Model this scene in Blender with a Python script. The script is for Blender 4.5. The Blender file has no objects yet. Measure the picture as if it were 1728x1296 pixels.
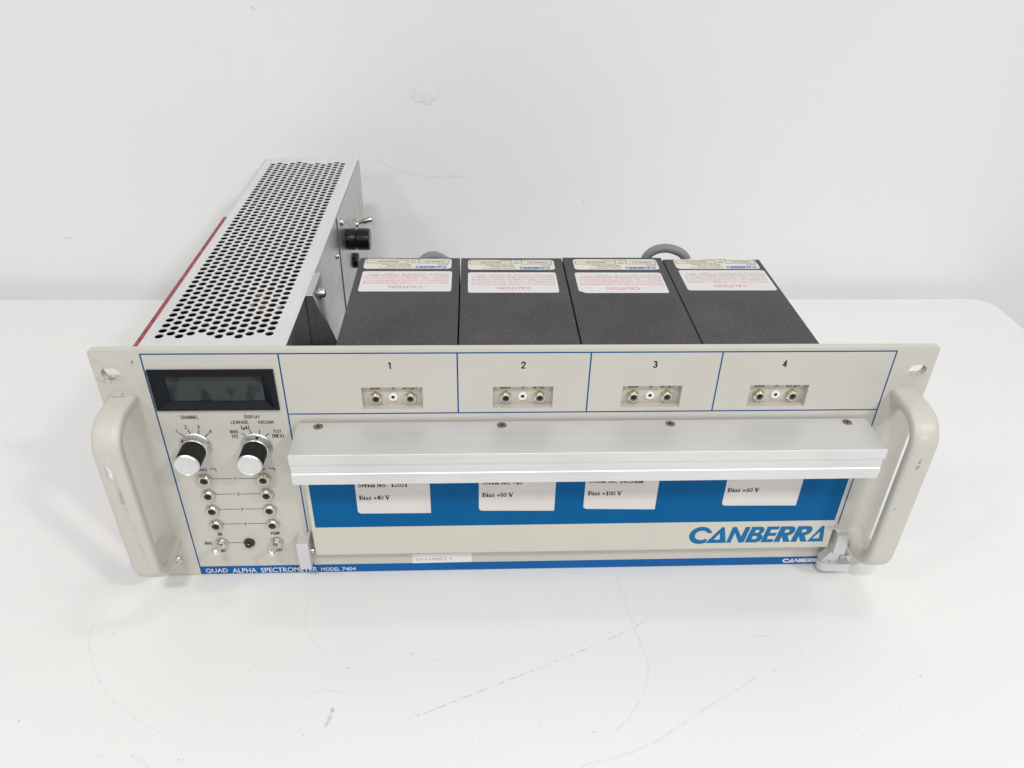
import bpy, bmesh, math, random
from mathutils import Matrix, Vector
random.seed(7)
S = 0.001                                   # every length below is in millimetres
sc = bpy.context.scene
COL = sc.collection

# ------------------------------------------------------------------ camera
cam_d = bpy.data.cameras.new('camera'); cam = bpy.data.objects.new('camera', cam_d); COL.objects.link(cam)
cam_d.sensor_width = 36.0; cam_d.lens = 36.0 * 1319.4454 / 1728.0
cam_d.clip_start = 0.01; cam_d.clip_end = 50.0
def cam_axes(yaw, pit, rol):
    cy, sy, cp, sp = math.cos(yaw), math.sin(yaw), math.cos(pit), math.sin(pit)
    fwd = Vector((sy*cp, cy*cp, -sp)); right = Vector((cy, -sy, 0)); up = right.cross(fwd)
    c, s = math.cos(rol), math.sin(rol)
    return right*c + up*s, up*c - right*s, fwd
_r, _u, _f = cam_axes(0.0556357, 0.5864814, 0.0247249)
m = Matrix.Identity(4)
for i in range(3):
    m[i][0], m[i][1], m[i][2] = _r[i], _u[i], -_f[i]
m[0][3], m[1][3], m[2][3] = -27.523*S, -377.0142*S, 403.8319*S
cam.matrix_world = m
sc.camera = cam

# ------------------------------------------------------------------ light: a bright white room with ceiling panels
world = bpy.data.worlds.new('World'); sc.world = world; world.use_nodes = True
bg = world.node_tree.nodes['Background']; bg.inputs[0].default_value = (0.985, 0.99, 1.0, 1); bg.inputs[1].default_value = 0.39
def ceiling_panel(x, y, z, sx, sy, power, aim=None):
    d = bpy.data.lights.new('ceiling_panel_light', 'AREA'); d.shape = 'RECTANGLE'; d.size = sx; d.size_y = sy
    d.energy = power; d.color = (1.0, 0.992, 0.978)
    o = bpy.data.objects.new('ceiling_panel_light', d); COL.objects.link(o); o.location = (x, y, z)
    if aim:
        o.rotation_euler = (Vector(aim) - Vector((x, y, z))).to_track_quat('-Z', 'Y').to_euler()
for (x, y, p) in ((1.30, -1.30, 20.0), (-0.22, -1.15, 15.0), (-1.05, -2.6, 15.0), (1.2, -2.9, 28.0), (0.35, 0.12, 2.5), (-1.35, -0.9, 5.0)):
    ceiling_panel(x, y, 1.75, 0.24, 0.12, p)
sc.view_settings.view_transform = 'Standard'; sc.view_settings.look = 'None'
sc.view_settings.exposure = 0.03; sc.view_settings.gamma = 1.0
sc.view_settings.use_curve_mapping = False

# ------------------------------------------------------------------ materials
MATS = {}
def nodes_of(name):
    mt = bpy.data.materials.new(name); mt.use_nodes = True
    nt = mt.node_tree; return mt, nt, nt.nodes['Principled BSDF']
def N(nt, typ, **kw):
    n = nt.nodes.new(typ)
    for k, v in kw.items():
        if k.startswith('i_'):
            key = k[2:]; key = int(key) if key.isdigit() else key
            n.inputs[key].default_value = v
        else: setattr(n, k, v)
    return n
def coords(nt, scale=(1, 1, 1)):
    t = N(nt, 'ShaderNodeTexCoord'); mp = N(nt, 'ShaderNodeMapping'); mp.inputs['Scale'].default_value = scale
    nt.links.new(t.outputs['Object'], mp.inputs['Vector']); return mp.outputs[0]
def noise(nt, scale, detail=4, stretch=(1, 1, 1), rough=0.55):
    n = N(nt, 'ShaderNodeTexNoise'); n.inputs['Scale'].default_value = scale; n.inputs['Detail'].default_value = detail
    n.inputs['Roughness'].default_value = rough
    nt.links.new(coords(nt, stretch), n.inputs['Vector']); return n.outputs['Fac']
def ramp(nt, src, a, b, ca=(0, 0, 0, 1), cb=(1, 1, 1, 1)):
    r = N(nt, 'ShaderNodeValToRGB'); r.color_ramp.elements[0].position = a; r.color_ramp.elements[1].position = b
    r.color_ramp.elements[0].color = ca; r.color_ramp.elements[1].color = cb
    nt.links.new(src, r.inputs[0]); return r.outputs[0]
def mix(nt, fac, a, b):
    n = N(nt, 'ShaderNodeMix', data_type='RGBA')
    if isinstance(fac, (int, float)): n.inputs[0].default_value = fac
    else: nt.links.new(fac, n.inputs[0])
    for k, v in ((6, a), (7, b)):
        if isinstance(v, tuple): n.inputs[k].default_value = v
        else: nt.links.new(v, n.inputs[k])
    return n.outputs[2]
def math_n(nt, op, a, b):
    n = N(nt, 'ShaderNodeMath', operation=op)
    for k, v in ((0, a), (1, b)):
        if isinstance(v, (int, float)): n.inputs[k].default_value = v
        else: nt.links.new(v, n.inputs[k])
    return n.outputs[0]
def bump(nt, p, src, strength=0.1, dist=0.0002):
    b = N(nt, 'ShaderNodeBump'); b.inputs['Strength'].default_value = strength; b.inputs['Distance'].default_value = dist
    nt.links.new(src, b.inputs['Height']); nt.links.new(b.outputs[0], p.inputs['Normal'])
def c4(c): return (c[0], c[1], c[2], 1)
def sr(r, g, b):
    f = lambda v: (v/255/12.92) if v/255 <= 0.04045 else ((v/255+0.055)/1.055)**2.4
    return (f(r), f(g), f(b))
def spot(nt, c, rad):
    """soft mask 1 at the point c (mm), 0 beyond the radii (mm)"""
    t = N(nt, 'ShaderNodeTexCoord'); sub = N(nt, 'ShaderNodeVectorMath', operation='SUBTRACT'); sub.inputs[1].default_value = tuple(v*S for v in c)
    nt.links.new(t.outputs['Object'], sub.inputs[0])
    dv = N(nt, 'ShaderNodeVectorMath', operation='DIVIDE'); dv.inputs[1].default_value = tuple(v*S for v in rad); nt.links.new(sub.outputs[0], dv.inputs[0])
    ln = N(nt, 'ShaderNodeVectorMath', operation='LENGTH'); nt.links.new(dv.outputs[0], ln.inputs[0])
    return ramp(nt, ln.outputs['Value'], 0.0, 1.0, (1, 1, 1, 1), (0, 0, 0, 1))
def simple(name, col, rough=0.5, metal=0.0, var=0.0, vscale=60, bmp=0.0, bscale=900, stretch=(1, 1, 1), spec=0.5, coat=0.0, rvar=0.0):
    mt, nt, p = nodes_of(name)
    p.inputs['Base Color'].default_value = c4(col); p.inputs['Roughness'].default_value = rough; p.inputs['Metallic'].default_value = metal
    p.inputs['Specular IOR Level'].default_value = spec; p.inputs['Coat Weight'].default_value = coat
    if var:
        nz = noise(nt, vscale, 5, stretch)
        a = c4(tuple(max(0, v*(1-var)) for v in col)); b = c4(tuple(min(1, v*(1+var)) for v in col))
        nt.links.new(mix(nt, ramp(nt, nz, .3, .7), a, b), p.inputs['Base Color'])
    if rvar:
        nz = noise(nt, vscale*1.7, 5, stretch)
        lo, hi = max(0.02, rough-rvar), min(1, rough+rvar)
        nt.links.new(ramp(nt, nz, .3, .7, (lo, lo, lo, 1), (hi, hi, hi, 1)), p.inputs['Roughness'])
    if bmp: bump(nt, p, noise(nt, bscale, 3, stretch), bmp)
    MATS[name] = mt; return mt

CREAM = (0.560, 0.538, 0.485)
def cream_paint(name, spots=()):
    mt, nt, p = nodes_of(name)
    base = mix(nt, ramp(nt, noise(nt, 14, 6), .3, .7), c4(tuple(v*.965 for v in CREAM)), c4(tuple(v*1.03 for v in CREAM)))
    # rare fine dirt specks
    sp = ramp(nt, noise(nt, 420, 2), .755, .79)
    zone = ramp(nt, noise(nt, 9, 2), .5, .62)
    base = mix(nt, math_n(nt, 'MULTIPLY', math_n(nt, 'MULTIPLY', sp, zone), .55), base, c4((.16, .14, .12)))
    for (c, rad, col, k, nsc, lo, hi) in spots:
        msk = math_n(nt, 'MULTIPLY', spot(nt, c, rad), ramp(nt, noise(nt, nsc, 6), lo, hi))
        base = mix(nt, math_n(nt, 'MINIMUM', math_n(nt, 'MULTIPLY', msk, k), 1.0), base, c4(col))
    nt.links.new(base, p.inputs['Base Color'])
    p.inputs['Roughness'].default_value = 0.39
    bump(nt, p, noise(nt, 1500, 3), .05)
    MATS[name] = mt; return mt
GRIME = (.20, .18, .16)
cream_paint('panel_cream', (
    ((-234, 0, 169), (17, 9, 14), GRIME, .55, 90, .46, .80),
    ((-233, 0, 157.6), (9, 9, 4), (.22, .21, .21), 1.3, 420, .42, .62),
    ((-219, 0, 169), (3.5, 9, 3), (.12, .11, .10), 1.6, 620, .52, .62),
    ((232, 0, 157.6), (8, 9, 4), (.30, .29, .28), 1.2, 420, .44, .64),
    ((60, 0, 130), (90, 9, 3), GRIME, .7, 300, .58, .78),
    ((-172, 0, 12), (6, 9, 6), (.60, .17, .11), 1.0, 260, .48, .78),
    ((-205, 0, 12), (4.5, 9, 5), (.58, .33, .23), .8, 260, .48, .80),
    ((-230, 0, 12), (15, 9, 12), GRIME, .6, 160, .50, .75),
))
cream_paint('handle_cream_worn', (
    ((-229.5, -37, 121), (3.0, 8, 9), (.40, .38, .35), 1.3, 160, .36, .60),
    ((-229.0, -37, 121), (1.9, 8, 8.5), (.84, .85, .86), 1.5, 330, .40, .60),
    ((-227.5, -37, 98), (2.0, 8, 24), (.30, .28, .26), 1.1, 170, .38, .66),
    ((-225.5, -37, 62), (2.2, 8, 24), (.32, .30, .28), .8, 150, .42, .70),
    ((-228, -3, 148), (9, 3.5, 3), (.26, .20, .16), 1.8, 420, .48, .62),
    ((-228, -14, 25), (10, 14, 10), (.40, .30, .22), 1.1, 190, .46, .70),
))
cream_paint('handle_cream', (
    ((228, -37, 118), (1.4, 8, 7), (.12, .12, .12), 1.6, 520, .48, .60),
    ((224, -37, 86), (.9, 8, 3), (.2, .19, .18), 1.4, 700, .50, .60),
    ((228, -12, 25), (10, 16, 9), (.42, .33, .25), 1.2, 190, .46, .70),
    ((228, -34, 138), (5, 8, 3), (.70, .69, .65), .8, 300, .50, .66),
))
simple('door_cream', (.60, .575, .505), .42, var=.03, vscale=14, bmp=.05, bscale=1500)
simple('recess_cream', (.56, .52, .44), .5, var=.10, vscale=120, bmp=.05)
simple('print_blue', (.003, .105, .345), .42, var=.06, vscale=40, spec=.16)
simple('door_blue', (.003, .105, .285), .38, var=.05, vscale=30, spec=.06)
simple('logo_blue', (.006, .145, .345), .40, var=.05, spec=.18)
simple('line_blue', (.003, .080, .245), .45, var=.05, spec=.15)
simple('plate_blue', (.02, .14, .46), .5, var=.10, vscale=600)
simple('print_black', (.010, .010, .011), .6, var=.2, vscale=800, spec=.1)
simple('print_white', (.74, .76, .77), .5, var=.06, vscale=500)
simple('print_red', (.62, .14, .17), .6, var=.10, vscale=700)
simple('print_brown', (.30, .22, .17), .7, var=.3, vscale=900)
simple('sticker_white', (.76, .76, .74), .55, var=.03, vscale=90)
simple('sticker_paper', (.70, .66, .63), .6, var=.04, vscale=60)
simple('label_cream', (.69, .655, .585), .5, var=.03, vscale=90)
simple('label_box', (.66, .61, .51), .5, var=.03, vscale=90)
simple('label_white', (.68, .665, .66), .5, var=.03, vscale=90)
simple('label_outline', (.16, .14, .12), .6, var=.1)
def brushed(name, col, rough, stretch, amt=.10, bmp=.12, metal=1.0):
    mt, nt, p = nodes_of(name)
    g = noise(nt, 240, 4, stretch); g2 = noise(nt, 22, 5, (1, 1, 1))
    a = c4(tuple(v*(1-amt) for v in col)); b = c4(tuple(min(1, v*(1+amt)) for v in col))
    base = mix(nt, ramp(nt, g, .25, .75), a, b)
    base = mix(nt, math_n(nt, 'MULTIPLY', ramp(nt, g2, .45, .75), .18), base, c4(tuple(v*.72 for v in col)))
    nt.links.new(base, p.inputs['Base Color'])
    lo, hi = rough-.07, rough+.08
    nt.links.new(ramp(nt, g2, .3, .7, (lo, lo, lo, 1), (hi, hi, hi, 1)), p.inputs['Roughness'])
    p.inputs['Metallic'].default_value = metal
    bump(nt, p, g, bmp, .0001)
    MATS[name] = mt
brushed('bar_aluminium', (.77, .77, .765), .50, (.02, 1, 1), .03, .06, .75)
brushed('cover_aluminium', (.80, .80, .80), .48, (1, .03, 1), .05, .06, .75)
brushed('side_aluminium', (.60, .60, .60), .36, (1, .05, 1), .08, .10)
brushed('latch_aluminium', (.70, .69, .695), .46, (1, 1, .08), .05, .08, .55)
simple('steel', (.62, .60, .57), .28, 1.0, var=.10, vscale=300)
simple('lever_chrome', (.86, .86, .85), .30, 1.0, var=.04)
simple('dark_steel', (.33, .31, .29), .35, 1.0, var=.15, vscale=400)
simple('brass_nickel', (.70, .66, .60), .30, 1.0, var=.10, vscale=300)
simple('nut_nickel', (.60, .55, .47), .32, 1.0, var=.12, vscale=300)
simple('edge_grey', (.62, .62, .61), .5, .3, var=.05)
simple('edge_red', (.29, .075, .080), .6, spec=.2, var=.4, vscale=140)
simple('plastic_black', (.006, .006, .007), .30, spec=.35, var=.2, vscale=200, bmp=.05)
simple('bezel_black', (.005, .006, .011), .36, var=.45, vscale=900, bmp=.35, bscale=1600, spec=.20)
simple('void_black', (.004, .004, .004), .8)
simple('trimmer_grey', (.16, .16, .17), .4, var=.1)
simple('nylon_white', (.80, .80, .78), .4, var=.02)
simple('lamp_red', (.022, .004, .006), .10, spec=.7, var=.1)
simple('cable_grey', (.21, .225, .235), .5, var=.06, vscale=200)
simple('gland_white', (.72, .70, .65), .5, var=.06)
simple('hole_shade_black', (.004, .004, .004), .7, var=.3, vscale=90, spec=.1)  # near-black standing in for the shade inside the perforated box
simple('capacitor_orange', (.45, .22, .06), .5, var=.15)
simple('inner_dark', (.05, .05, .05), .6, var=.3, vscale=90)
# spun aluminium of the knobs: brushed in rings round the local Y axis
mt, nt, p = nodes_of('spun_aluminium')
p.inputs['Base Color'].default_value = (.74, .74, .74, 1); p.inputs['Metallic'].default_value = 1; p.inputs['Roughness'].default_value = .30
p.inputs['Anisotropic'].default_value = .75
tg = N(nt, 'ShaderNodeTangent', direction_type='RADIAL', axis='Y'); nt.links.new(tg.outputs[0], p.inputs['Tangent'])
MATS['spun_aluminium'] = mt
# dusty speckled black of the modules
mt, nt, p = nodes_of('module_black')
base = mix(nt, ramp(nt, noise(nt, 16, 6), .3, .75), c4((.034, .032, .035)), c4((.062, .059, .062)))
base = mix(nt, math_n(nt, 'MULTIPLY', ramp(nt, noise(nt, 800, 2), .60, .76), .55), base, c4((.24, .23, .23)))
dust = math_n(nt, 'MULTIPLY', ramp(nt, noise(nt, 560, 2), .735, .775), ramp(nt, noise(nt, 11, 3), .40, .62))
base = mix(nt, math_n(nt, 'MULTIPLY', dust, .8), base, c4((.42, .41, .40)))
nt.links.new(base, p.inputs['Base Color'])
nt.links.new(ramp(nt, noise(nt, 12, 5), .3, .7, (.50, .50, .50, 1), (.66, .66, .66, 1)), p.inputs['Roughness'])
bump(nt, p, noise(nt, 1100, 4), .22)
MATS['module_black'] = mt
# LCD glass with blotchy patches
mt, nt, p = nodes_of('lcd_glass')
v = ramp(nt, noise(nt, 75, 3, (1, 1, .55)), .44, .54)
base = mix(nt, v, c4((.012, .018, .020)), c4((.040, .050, .051)))
nt.links.new(base, p.inputs['Base Color']); p.inputs['Roughness'].default_value = .12; p.inputs['Specular IOR Level'].default_value = .18
MATS['lcd_glass'] = mt
# white laminate table, faint dirt
mt, nt, p = nodes_of('table_laminate')
base = mix(nt, ramp(nt, noise(nt, 3.2, 5), .3, .7), c4((.775, .780, .770)), c4((.800, .803, .792)))
spk = math_n(nt, 'MULTIPLY', ramp(nt, noise(nt, 260, 1), .79, .81), ramp(nt, noise(nt, 7, 3), .45, .65))
base = mix(nt, math_n(nt, 'MULTIPLY', spk, .5), base, c4((.35, .34, .33)))
nt.links.new(base, p.inputs['Base Color'])
nt.links.new(ramp(nt, noise(nt, 18, 6), .3, .7, (.26, .26, .26, 1), (.38, .38, .38, 1)), p.inputs['Roughness'])
bump(nt, p, noise(nt, 420, 3), .03)
MATS['table_laminate'] = mt
# white painted wall with a roller texture
mt, nt, p = nodes_of('wall_paint')
base = mix(nt, ramp(nt, noise(nt, 2.2, 5), .3, .7), c4((.845, .848, .846)), c4((.868, .870, .866)))
spk = math_n(nt, 'MULTIPLY', ramp(nt, noise(nt, 130, 1), .80, .82), ramp(nt, noise(nt, 5, 3), .48, .66))
base = mix(nt, math_n(nt, 'MULTIPLY', spk, .4), base, c4((.40, .39, .37)))
nt.links.new(base, p.inputs['Base Color']); p.inputs['Roughness'].default_value = .55
hb = N(nt, 'ShaderNodeMath', operation='ADD'); nt.links.new(noise(nt, 170, 4), hb.inputs[0]); nt.links.new(math_n(nt, 'MULTIPLY', noise(nt, 9, 3), 3.0), hb.inputs[1])
bump(nt, p, hb.outputs[0], .16, .0012)
MATS['wall_paint'] = mt
def scuff_mat(name, col, nscale, lo, hi, k):
    mt, nt, p = nodes_of(name)
    p.inputs['Base Color'].default_value = c4(col); p.inputs['Roughness'].default_value = .6
    a = math_n(nt, 'MULTIPLY', ramp(nt, noise(nt, nscale, 5), lo, hi), k)
    nt.links.new(a, p.inputs['Alpha']); MATS[name] = mt
scuff_mat('scuff_faint', (.56, .56, .55), 180, .30, .75, .16)
scuff_mat('scuff_dark', (.46, .45, .44), 300, .34, .68, .42)
scuff_mat('scuff_fine', (.36, .36, .35), 330, .44, .68, .42)
simple('speck', (.25, .24, .22), .7, var=.3)
simple('wall_filler', (.858, .860, .856), .45, var=.02, vscale=120, bmp=.5, bscale=160)

# ------------------------------------------------------------------ mesh helpers (millimetres in, metres out)
class MB:
    """collects shapes in ONE mesh; each shape may carry its own material"""
    def __init__(self, *mats): self.v = []; self.f = []; self.mi = []; self.mats = list(mats); self.cur = 0
    def mat(self, name):
        if name not in self.mats: self.mats.append(name)
        self.cur = self.mats.index(name); return self
    def add(self, vs, fs):
        o = len(self.v); self.v += [tuple(p) for p in vs]
        for f in fs: self.f.append(tuple(i+o for i in f)); self.mi.append(self.cur)
        return self
    def box(self, x0, x1, y0, y1, z0, z1):
        vs = [(x, y, z) for x in (x0, x1) for y in (y0, y1) for z in (z0, z1)]
        return self.add(vs, [(0, 1, 3, 2), (4, 6, 7, 5), (0, 4, 5, 1), (2, 3, 7, 6), (0, 2, 6, 4), (1, 5, 7, 3)])
    def lathe(self, prof, c=(0, 0, 0), axis='y-', n=32, wob=None):
        """prof: (radius, distance along the axis); axis 'y-' points at the viewer, 'z' up, 'x' right"""
        c = Vector(c); ax = {'y-': Vector((0, -1, 0)), 'z': Vector((0, 0, 1)), 'x': Vector((1, 0, 0)), 'y': Vector((0, 1, 0))}[axis] if isinstance(axis, str) else Vector(axis).normalized()
        h = Vector((0, 0, 1)) if abs(ax.z) < .9 else Vector((1, 0, 0))
        e1 = ax.cross(h).normalized(); e2 = ax.cross(e1)
        vs = []; fs = []
        for (r, t) in prof:
            for k in range(n):
                a = 2*math.pi*k/n; rr = r*(1 if not wob else wob(k, r, t))
                vs.append(c + ax*t + (e1*math.cos(a) + e2*math.sin(a))*rr)
        for i in range(len(prof)-1):
            for k in range(n):
                a, b = i*n+k, i*n+(k+1) % n
                fs.append((a, b, b+n, a+n))
        fs.append(tuple(reversed(range(n)))); fs.append(tuple(range((len(prof)-1)*n, len(prof)*n)))
        return self.add(vs, fs)
    def prism(self, pts, axis, a, b):
        """pts: 2-D outline; axis 'x' -> (y,z), 'y' -> (x,z), 'z' -> (x,y); extruded from a to b"""
        def P(p, t):
            return {'x': (t, p[0], p[1]), 'y': (p[0], t, p[1]), 'z': (p[0], p[1], t)}[axis]
        n = len(pts); vs = [P(p, a) for p in pts] + [P(p, b) for p in pts]
        fs = [tuple(range(n)), tuple(range(2*n-1, n-1, -1))] + [(i, i+n, (i+1) % n+n, (i+1) % n) for i in range(n)]
        return self.add(vs, fs)
    def sweep(self, path, sec, xdir=(1, 0, 0), cap=True):
        """path of points; sec = list of (u,w): u along xdir, w along the in-plane normal"""
        P = [Vector(p) for p in path]; X = Vector(xdir); ns = len(sec); vs = []; fs = []
        for i, p in enumerate(P):
            t = (P[min(i+1, len(P)-1)] - P[max(i-1, 0)]).normalized(); nrm = t.cross(X).normalized(); xx = nrm.cross(t).normalized()
            for (u, w) in sec: vs.append(p + xx*u + nrm*w)
        for i in range(len(P)-1):
            for k in range(ns):
                a, b = i*ns+k, i*ns+(k+1) % ns
                fs.append((a, b, b+ns, a+ns))
        if cap: fs.append(tuple(reversed(range(ns)))); fs.append(tuple(range((len(P)-1)*ns, len(P)*ns)))
        return self.add(vs, fs)
    def mesh(self, name, smooth=35):
        me = bpy.data.meshes.new(name); me.from_pydata([(x*S, y*S, z*S) for x, y, z in self.v], [], self.f)
        for nm in self.mats: me.materials.append(MATS[nm])
        me.polygons.foreach_set('material_index', self.mi)
        bm = bmesh.new(); bm.from_mesh(me); bmesh.ops.recalc_face_normals(bm, faces=bm.faces); bm.to_mesh(me); bm.free()
        finish(me, smooth); return me
    def build(self, name, parent, bevel=0, loc=(0, 0, 0), smooth=35, label=None, seg=2):
        o = link(name, self.mesh(name, smooth), parent, loc)
        if bevel: add_bevel(o, bevel, seg)
        if label: o['label'] = label
        return o
def finish(me, smooth):
    if smooth:
        me.polygons.foreach_set('use_smooth', [True]*len(me.polygons)); me.set_sharp_from_angle(angle=math.radians(smooth))
    me.update()
def add_bevel(o, w, seg=2):
    b = o.modifiers.new('bevel', 'BEVEL'); b.width = w*S; b.segments = seg; b.limit_method = 'ANGLE'; b.angle_limit = math.radians(40); b.harden_normals = True
def link(name, data, parent=None, loc=(0, 0, 0)):
    o = bpy.data.objects.new(name, data); COL.objects.link(o); o.parent = parent; o.location = tuple(v*S for v in loc); return o
def copy_tree(o, parent, loc):
    c = o.copy(); COL.objects.link(c); c.parent = parent; c.location = tuple(v*S for v in loc)
    for ch in list(o.children):
        d = ch.copy(); COL.objects.link(d); d.parent = c
    return c
FRONT = Matrix(((1, 0, 0, 0), (0, 0, -1, 0), (0, 1, 0, 0), (0, 0, 0, 1)))       # (u,v) -> (x, z), facing the viewer (-y)
TOPM = Matrix.Identity(4)                                                        # (u,v) -> (x, y), facing up
def curve_mesh(cu):
    o = bpy.data.objects.new('tmp', cu); COL.objects.link(o)
    dg = bpy.context.evaluated_depsgraph_get(); dg.update()
    me = bpy.data.meshes.new_from_object(o.evaluated_get(dg)); bpy.data.objects.remove(o); bpy.data.curves.remove(cu)
    return me
def loops_mesh(loops, depth, mat):
    """flat 2-D outline(s) with holes, thickness depth behind the face (mm)"""
    cu = bpy.data.curves.new('tmp', 'CURVE'); cu.dimensions = '2D'; cu.fill_mode = 'BOTH'; cu.extrude = depth*S/2; cu.resolution_u = 1
    for lp in loops:
        s = cu.splines.new('POLY'); s.points.add(len(lp)-1); s.use_cyclic_u = True
        for pt, q in zip(s.points, lp): pt.co = (q[0]*S, q[1]*S, 0, 1)
    me = curve_mesh(cu); me.materials.clear(); me.materials.append(MATS[mat]); return me
def plate(name, loops, depth, mat, parent, plane='front', at=0.0, bevel=0, smooth=30, label=None):
    """plane 'front': face at y=at, body behind it; 'top': face at z=at, body below"""
    me = loops_mesh(loops, depth, mat)
    if plane == 'front':
        me.transform(Matrix.Translation((0, (at+depth/2)*S, 0)) @ FRONT)
    else:
        me.transform(Matrix.Translation((0, 0, (at-depth/2)*S)) @ TOPM)
    me.name = name
    finish(me, smooth); o = link(name, me, parent)
    if bevel: add_bevel(o, bevel)
    if label: o['label'] = label
    return o
def rect(x0, x1, y0, y1): return [(x0, y0), (x1, y0), (x1, y1), (x0, y1)]
def rrect(x0, x1, y0, y1, r, n=6, corners=(1, 1, 1, 1)):
    out = []
    for (cx, cy, a0, on) in ((x1-r, y0+r, -90, corners[1]), (x1-r, y1-r, 0, corners[2]), (x0+r, y1-r, 90, corners[3]), (x0+r, y0+r, 180, corners[0])):
        if not on:
            out.append((x1 if cx > (x0+x1)/2 else x0, y0 if cy < (y0+y1)/2 else y1)); continue
        for k in range(n+1):
            a = math.radians(a0 + 90*k/n); out.append((cx + r*math.cos(a), cy + r*math.sin(a)))
    return out
def circle(cx, cy, r, n=16): return [(cx + r*math.cos(2*math.pi*k/n), cy + r*math.sin(2*math.pi*k/n)) for k in range(n)]
def lettering(text, box, mat, parent, plane='front', at=0.0, bold=0.0, flip=False, name='lettering', shear=0.0, spacing=1.0):
    """text fitted into box = (u0,u1,v0,v1) mm, as flat print"""
    cu = bpy.data.curves.new('tmp', 'FONT'); cu.body = text; cu.fill_mode = 'FRONT'; cu.size = 1.0; cu.offset = bold; cu.resolution_u = 3; cu.shear = shear; cu.space_character = spacing
    me = curve_mesh(cu); xs = [v.co.x for v in me.vertices]; ys = [v.co.y for v in me.vertices]
    x0, x1, y0, y1 = min(xs), max(xs), min(ys), max(ys); u0, u1, v0, v1 = box
    for v in me.vertices:
        a = (v.co.x-x0)/(x1-x0); b = (v.co.y-y0)/(y1-y0)
        if flip: a, b = 1-a, 1-b
        u, w = (u0 + a*(u1-u0))*S, (v0 + b*(v1-v0))*S
        v.co = (u, at*S, w) if plane == 'front' else (u, w, at*S)
    me.materials.clear(); me.materials.append(MATS[mat]); me.name = name
    return link(name, me, parent)
def strokes_mesh(lines, w):
    """flat strokes of width w through 2-D points -> list of loops (butt ends, mitred)"""
    loops = []
    for pts in lines:
        L = []; R = []
        for i, p in enumerate(pts):
            a = Vector(pts[max(i-1, 0)]); b = Vector(pts[min(i+1, len(pts)-1)]); t = (b-a)
            t = t.normalized() if t.length > 0 else Vector((1, 0)); n = Vector((-t.y, t.x))
            L.append((p[0]+n.x*w/2, p[1]+n.y*w/2)); R.append((p[0]-n.x*w/2, p[1]-n.y*w/2))
        loops.append((L, R))
    return loops
def strokes(name, lines, w, mat, parent, plane='front', at=0.0, label=None):
    mb = MB(mat)
    ws = w if isinstance(w, (list, tuple)) else [w]*len(lines)
    for k, pts in enumerate(lines):
        (L, R), = strokes_mesh([pts], ws[k])
        n = len(L); P = (lambda q: (q[0], at, q[1])) if plane == 'front' else (lambda q: (q[0], q[1], at))
        mb.add([P(q) for q in L] + [P(q) for q in R], [(i, i+1, n+i+1, n+i) for i in range(n-1)])
    o = mb.build(name, parent, smooth=0)
    if label: o['label'] = label
    return o
def empty(name, loc=(0, 0, 0), parent=None):
    o = link(name, None, parent, loc); o.empty_display_size = .02; return o

# ------------------------------------------------------------------ the setting: wall and table
wall = MB('wall_paint').box(-2200, 2200, 424, 470, -900, 2200).build('wall', None, smooth=0); wall['kind'] = 'structure'
TZ = -0.6                                                   # table surface
table = empty('table', (0, -150, -745)); table['label'] = 'white laminate table with rounded back corner standing against the white wall'; table['category'] = 'table'
def under_table(o): o.location = (0, .150, .745); return o
under_table(plate('table_top', [rrect(-900, 560.5, -620, 400.5, 22, 8)], 25, 'table_laminate', table, 'top', TZ, bevel=1.6))
for (x, y) in ((-840, -560), (500, -560), (-840, 340), (500, 340)):
    under_table(MB('steel').prism(circle(x, y, 22, 20), 'z', -745, TZ-25.02).build('leg', table))
def mark(pts, w, mat, name='scuff_mark'):
    n = 10; path = []
    for i in range(len(pts)-1):                             # Catmull-Rom through the points
        p0, p1, p2, p3 = (Vector(pts[max(i-1, 0)]), Vector(pts[i]), Vector(pts[i+1]), Vector(pts[min(i+2, len(pts)-1)]))
        for k in range(n):
            t = k/n; path.append(tuple(.5*((2*p1)+(p2-p0)*t+(2*p0-5*p1+4*p2-p3)*t*t+(3*p1-p0-3*p2+p3)*t**3)))
    path.append(tuple(pts[-1]))
    return under_table(strokes(name, [path], w, mat, table, 'top', TZ+.06))
mark([(-110, -102.9), (-111.2, -109), (-112.8, -115.4)], 2.2, 'scuff_dark')
mark([(-66.5, -111.6), (-20, -92), (30, -71), (70.5, -52), (86, -41.1)], .7, 'scuff_fine')
mark([(139.8, -89.3), (126, -98), (108.1, -107.1), (65.3, -131.6), (27.8, -142)], 1.8, 'scuff_faint')
mark([(68.3, -5), (72.6, -51), (76, -82), (62, -110), (42.8, -127.4)], 1.0, 'scuff_faint')
mark([(-137.4, -16.9), (-136, -45), (-120, -66.3)], .8, 'scuff_faint')
mark([(-262, -20), (-268, -50), (-240, -92), (-200, -118)], .9, 'scuff_faint')
mark([(146, -59), (154, -60), (160, -58.5)], 1.6, 'scuff_faint')
mark([(-215, -128), (-200, -138), (-193, -150)], 1.4, 'scuff_faint')
mark([(-128, -96), (-120, -92), (-104, -93)], .9, 'scuff_faint')
mark([(330, 40), (338, 20), (352, 4)], 1.0, 'scuff_faint')
sp = MB('speck')
for k in range(45):
    x, y, r = random.uniform(-330, 330), random.uniform(-150, 60), random.choice((.2, .25, .3, .42))
    if abs(x) < 250 and y > -14: continue
    a = random.random()*3; sp.add([(x+r*math.cos(a+q)*(1+.5*(q > 3)), y+r*math.sin(a+q), TZ+.05) for q in (0, 1.2, 2.5, 3.7, 5)], [(0, 1, 2, 3, 4)])
o = under_table(sp.build('dirt_specks', table, smooth=0)); o['kind'] = 'stuff'
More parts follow.
